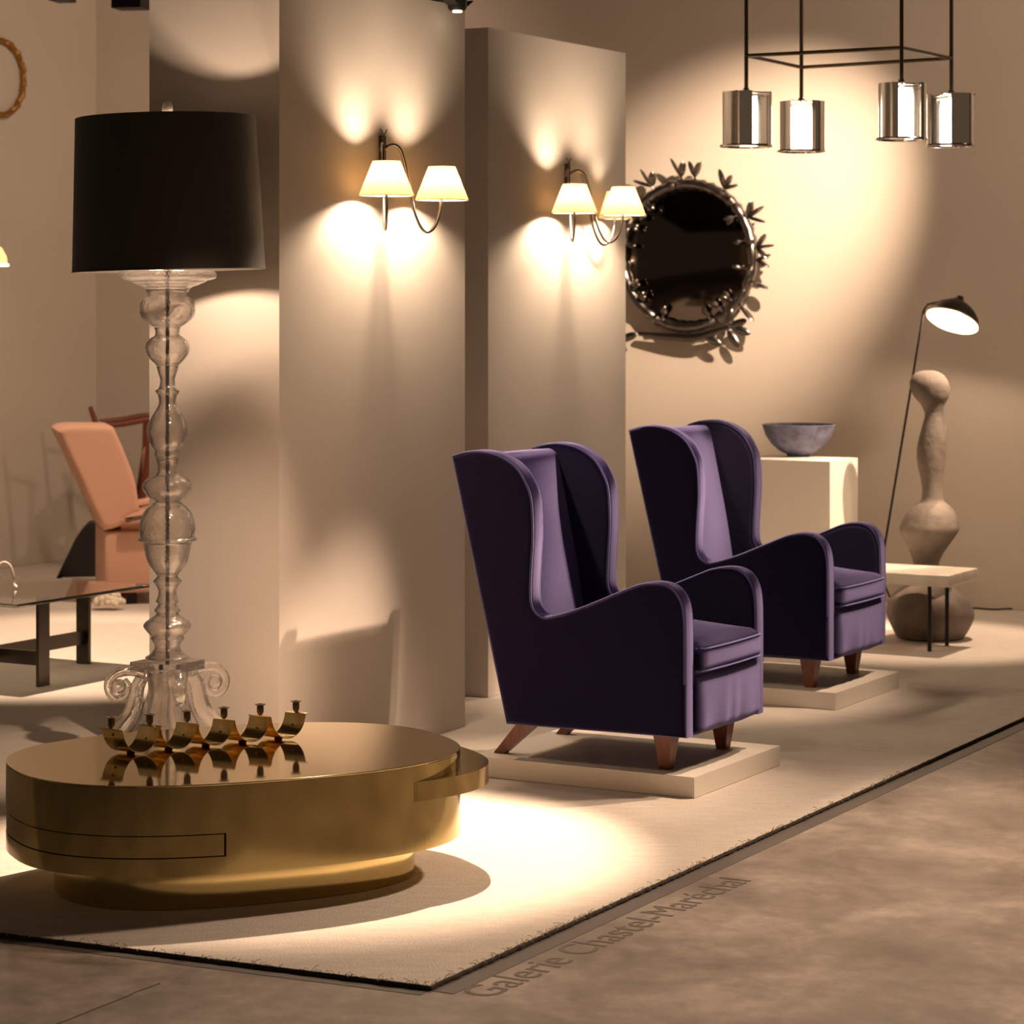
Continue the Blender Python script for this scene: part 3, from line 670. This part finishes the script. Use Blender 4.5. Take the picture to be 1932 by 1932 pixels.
# reading lamp: slanted stem on a thin tripod, tilted bowl shade
ft = on(1650, 1160); FY = ft.y
a = at(1660, 1085, FY); b_ = at(1743, 585, FY-.1)
rl = thing('reading_lamp', 'slim black reading lamp with a tilted lit bowl shade by the totem', 'lamp', (a.x, a.y, 0))
o_r = Vector(rl.location)
MB().tube([a-o_r, b_-o_r], .006, 8).obj('stem', 'black', rl)
for px, py, dy in ((1690, 1152, -.12), (1640, 1165, .0), (1668, 1142, .22)):
    q = on(px, py)
    MB().tube([a-o_r, Vector((q.x, q.y, .004))-o_r], .005, 6).obj('leg', 'black', rl)
sc_ = at(1797, 605, FY-.15)
rs = bpy.data.objects.new('shade', None)
mb = MB(); pr = [(.140, 0), (.128, .034), (.098, .070), (.058, .098), (.026, .112), (.020, .128), (.016, .140), (0, .144)]
inn = [(max(0, r-.004), z-.004) for r, z in pr[:-3]]+[(0, .104)]
mb.lathe(pr, 36)
tilt = Matrix.Rotation(math.radians(22), 3, 'Y') @ Matrix.Rotation(math.radians(-20), 3, 'X')
mb.f = [f for f in mb.f if len(f) <= 4]
rsh = mb.obj('shade', 'black', rl, loc=sc_-o_r, angle=60); rsh.rotation_euler = tilt.to_euler()
MB_ = MB().lathe(inn, 36); MB_.f = [f for f in MB_.f if len(f) <= 4]
MB_.obj('shade_lining', mat('white_enamel', (.85, .8, .7), .4), rsh, angle=60)
MB().tube([(.140*math.cos(2*PI*i/40), .140*math.sin(2*PI*i/40), .001) for i in range(40)], .003, 6, True).obj('shade_rim', 'brass_small', rsh)
MB().ball((0, 0, .05), .030).obj('light_bulb', 'bulb', rsh)
bulb_light((0, 0, .012), 6, .02, parent=rsh)
MB().tube([b_-o_r, b_-o_r+Vector((.02, 0, .03)), Vector(sc_-o_r)+tilt @ Vector((0, 0, .135))], .005, 8).obj('arm', 'black', rl)

# ------------------------------------------------------------------ left rear: glass table, peach armchair and company
g0 = Vector((-2.028, 10.63, 0)); GT = .372
gt = thing('glass_table', 'low glass-topped table on a crossed flat-bar steel base', 'table', g0, RZ)   # local -x along d2, y along L
MB().slab([(-1.3, 0), (0, 0), (0, .895), (-1.3, .895)], GT-.014, GT, .002, 2, axis='z').obj('glass_top', 'table_glass', gt, angle=30)
def flat_bar(name, a, b_, w_, t_, par):
    a = Vector(a); b_ = Vector(b_); d = (b_-a); mid = (a+b_)/2
    mb_ = MB(); mb_.box((0, 0, 0), (d.length, t_, w_))
    o_ = mb_.obj(name, 'steel', par, smooth=False, loc=mid); o_.rotation_euler = (0, 0, math.atan2(d.y, d.x)); return o_
flat_bar('crossbar', (-.08, .264, .115), (-1.2, .264, .115), .06, .018, gt)
flat_bar('crossbar', (-.36, .886, .118), (-.36, .0, .118), .06, .018, gt)
for x, y, wx, wy in ((-.08, .264, .016, .07), (-1.2, .264, .016, .07), (-.36, .886, .07, .016), (-.36, .0, .07, .016)):
    MB().box((x, y, (GT-.015)/2), (wx, wy, GT-.015)).obj('leg', 'steel', gt, smooth=False)
# white jug, only its handle reaches into the picture
jg = at(-22, 1108, 11.25); jg.z = GT
jug = thing('jug', 'white ceramic jug whose curved handle shows on the glass table', 'jug', jg)
MB().lathe([(0, 0), (.04, 0), (.055, .03), (.05, .07), (.03, .10), (.034, .115), (.03, .115), (.026, .10), (.044, .07), (.048, .03), (0, .006)], 24).obj('body', 'ceramic', jug)
MB().tube(smooth_path([(.035, 0, .09), (.065, 0, .112), (.092, 0, .10), (.108, 0, .06), (.112, 0, .02), (.125, -.01, .006)], 5), .006, 8).obj('handle', 'ceramic', jug)

AY = 14.12; ac = at(215, 1100, 14.12)
pa = thing('peach_armchair', 'peach velvet armchair with a leaning back, far left behind the glass lamp', 'armchair', (ac.x, ac.y, 0), math.radians(14))
def pz(y): return 1.6-(y-575)*AY/FPX
# local x to the right in the picture; 355 px per metre
def lx(px): return (px-215)/347*1.03
bk = smooth_path([(lx(107), pz(808)), (lx(128), pz(800)), (lx(205), pz(801)), (lx(226), pz(850)), (lx(243), pz(900)), (lx(252), pz(955)), (lx(222), pz(982)), (lx(188), pz(992)), (lx(150), pz(905))], 4, True, sharp=(0, 2, 5, 7))
MB().slab(bk, -.30, .30, .02, 3).obj('backrest', 'peach', pa, angle=50)
MB().slab([(lx(189), pz(995)), (lx(300), pz(995)), (lx(300), pz(1108)), (lx(189), pz(1110))], -.28, .28, .02, 3).obj('seat_base', 'peach', pa, angle=50)
MB().pillow((lx(262), 0, pz(985)), (.26, .46, .09), .03, (0, 0, .02), 8).obj('seat_cushion', 'peach', pa)
for s_ in (-1, 1):
    arm = [(lx(216), pz(974)), (lx(240), pz(960)), (lx(290), pz(948)), (lx(310), pz(952)), (lx(310), pz(972)), (lx(230), pz(980))]
    MB().slab(smooth_path(arm, 3, True, sharp=(0, 5)), s_*.30-.045, s_*.30+.045, .015, 3).obj('armrest', 'peach', pa, angle=50)
for px in (240, 300):
    for s_ in (-1, 1):
        MB().box((lx(px), s_*.22, pz(1108)/2+.01), (.05, .05, pz(1108)+.018)).obj('leg', 'black', pa, smooth=False)
WY = 15.6; wc = at(228, 960, WY)
wo = thing('wooden_armchair', 'red-brown wooden open-arm chair partly hidden behind the peach armchair', 'chair', (wc.x, wc.y, 0), math.radians(10))
def wx(px): return (px-228)*WY/FPX
def wz(y): return 1.6-(y-575)*WY/FPX
def bar(name, pts, r, par): return MB().tube(pts, r, 8).obj(name, 'redwood', par)
for s_, sh_ in ((-1, 0), (1, .02)):
    bar('back_post', [(wx(172), s_*.25, wz(770)), (wx(182), s_*.25, wz(800)), (wx(215), s_*.25, wz(960)), (wx(218), s_*.25, .008)], [.014, .018, .022, .016], wo)
    bar('arm', smooth_path([(wx(190), s_*.27, wz(800)), (wx(235), s_*.28, wz(795)), (wx(276), s_*.28, wz(788)), (wx(300), s_*.28, wz(792))], 4), .017, wo)
    bar('front_post', [(wx(277), s_*.27, wz(790)), (wx(277), s_*.27, wz(850)), (wx(262), s_*.26, wz(960)), (wx(285), s_*.25, .008)], [.016, .02, .022, .015], wo)
MB().box((wx(245), 0, wz(965)), (.30, .50, .05)).obj('seat', 'redwood', wo, smooth=False)
MB().pillow((wx(282), 0, wz(880)), (.08, .46, .22), .03, (0, 0, 0), 6).obj('loose_cushion', 'peach', wo)
dk = on(160, 1139)
DKY = 14.95; dk = at(160, 1090, DKY)
dc = thing('dark_chair', 'black leather sling chair back behind the peach armchair and glass table', 'chair', (dk.x, DKY, 0), math.radians(12))
sY = DKY/FPX
def dx_(px): return (px-160)*sY
def dz_(y): return 1.6-(y-575)*sY
pr = smooth_path([(dx_(114), dz_(1090)), (dx_(138), dz_(1025)), (dx_(165), dz_(987)), (dx_(182), dz_(985)), (dx_(200), dz_(1010)), (dx_(200), dz_(1088)), (dx_(120), dz_(1088))], 4, True, sharp=(0, 5, 6))
MB().slab(pr, -.03, .03, .012, 3).obj('sling', 'leather', dc, angle=50)
MB().tube([(dx_(110), 0, .022), (dx_(140), 0, dz_(1030)), (dx_(172), 0, dz_(985))], .012, 8).obj('frame', 'black', dc)
MB().tube([(dx_(205), 0, .022), (dx_(196), 0, dz_(1000)), (dx_(172), 0, dz_(985))], .012, 8).obj('frame', 'black', dc)
fl = on(205, 1150)
mb = MB()
for k in range(70):
    a = random.uniform(0, 2*PI); r = .075*math.sqrt(random.random()); h = .085*(1-(r/.1)**2)*random.uniform(.5, 1)
    mb.ball((r*math.cos(a), r*math.sin(a)*.8, .011+h), random.uniform(.012, .02), 6, 5)
tag(mb.obj('fleece_pouf', 'fleece', loc=fl), 'small shaggy white fleece bundle on the carpet behind the glass table', 'pouf')
# left wall: gilded frame and a wall lamp at the picture's edge
def on_left(px, py, off=0):
    k = (px-966)/FPX; a0 = corner+F*off; t = (a0.x-k*a0.y)/(L.x-k*L.y); p = a0-L*t
    return Vector((p.x, p.y, 1.6-(py-575)*p.y/FPX))
gc = on_left(-6, 147)
gf = thing('gilded_frame', 'round gilded carved mirror frame on the left wall', 'mirror', gc, RZ)
q = [(.03+.006*math.sin(5*i), .215*math.cos(2*PI*i/72)*1.0, .225*math.sin(2*PI*i/72)) for i in range(72)]
MB().tube(q, [.016+.005*(i % 2) for i in range(72)], 8, True).obj('frame', 'gold', gf)
MB().add([(.008, .205*math.cos(2*PI*i/40), .215*math.sin(2*PI*i/40)) for i in range(40)]+[(.0, .205*math.cos(2*PI*i/40), .215*math.sin(2*PI*i/40)) for i in range(40)], [tuple(range(40)), tuple(range(79, 39, -1))]+[(i, 40+i, 40+(i+1)%40, (i+1)%40) for i in range(40)]).obj('mirror_glass', 'wall', gf)  # matte wall colour painted in for the wall reflected by the mirror
wl = at(-22, 500, 14.2)
lamp2 = thing('bowl_wall_lamp', 'lit white bowl lamp cut by the left edge of the picture', 'lamp', wl)
mb = MB().lathe([(.105, 0), (.098, .045), (.075, .09), (.04, .118), (0, .125)], 28); mb.f = [f for f in mb.f if len(f) <= 4]
mb.obj('shade', 'paper', lamp2)
MB().tube([(.105*math.cos(2*PI*i/30), .105*math.sin(2*PI*i/30), 0) for i in range(30)], .006, 6, True).obj('rim', 'tube_glow', lamp2)
MB().ball((0, 0, .06), .03).obj('light_bulb', 'bulb', lamp2)
bulb_light((0, 0, .01), 9, .03, parent=lamp2)
MB().tube([(0, 0, .12), (0, 0, WH-wl.z)], .004, 6).obj('cord', 'black', lamp2)
# ceiling spotlights whose lower ends reach into the picture
def track(px0, px1, py, Y, label):
    p = at((px0+px1)/2, py, Y)
    r_ = thing('ceiling_spotlight', label, 'spotlight', p, RZ)
    w_ = (px1-px0)*Y/FPX
    MB().box((0, 0, .10), (w_, .14, .20), rz=.3).obj('housing', 'black', r_, smooth=False)
    MB().tube([(0, 0, .19), (0, 0, WH-p.z)], .012, 8).obj('stem', 'black', r_)
track(218, 276, 17, 12.6, 'larger black ceiling spotlight above the glass lamp')
track(100, 135, 3, 13.4, 'smaller black ceiling spotlight near the left wall')
# cable on the floor at the foot of the back wall
q0 = on(1828, 1149); q1 = on(1932, 1152)
pts = smooth_path([q0+Vector((-.2, -.1, .005)), q0+Vector((0, 0, .005)), q0+Vector((.12, -.06, .005)), q1+Vector((0, .03, .005)), q1+Vector((.4, -.2, .005))], 6)
tag(MB().tube(pts, .005, 6).obj('floor_cable', 'black'), 'thin black cable lying along the foot of the back wall', 'cable')
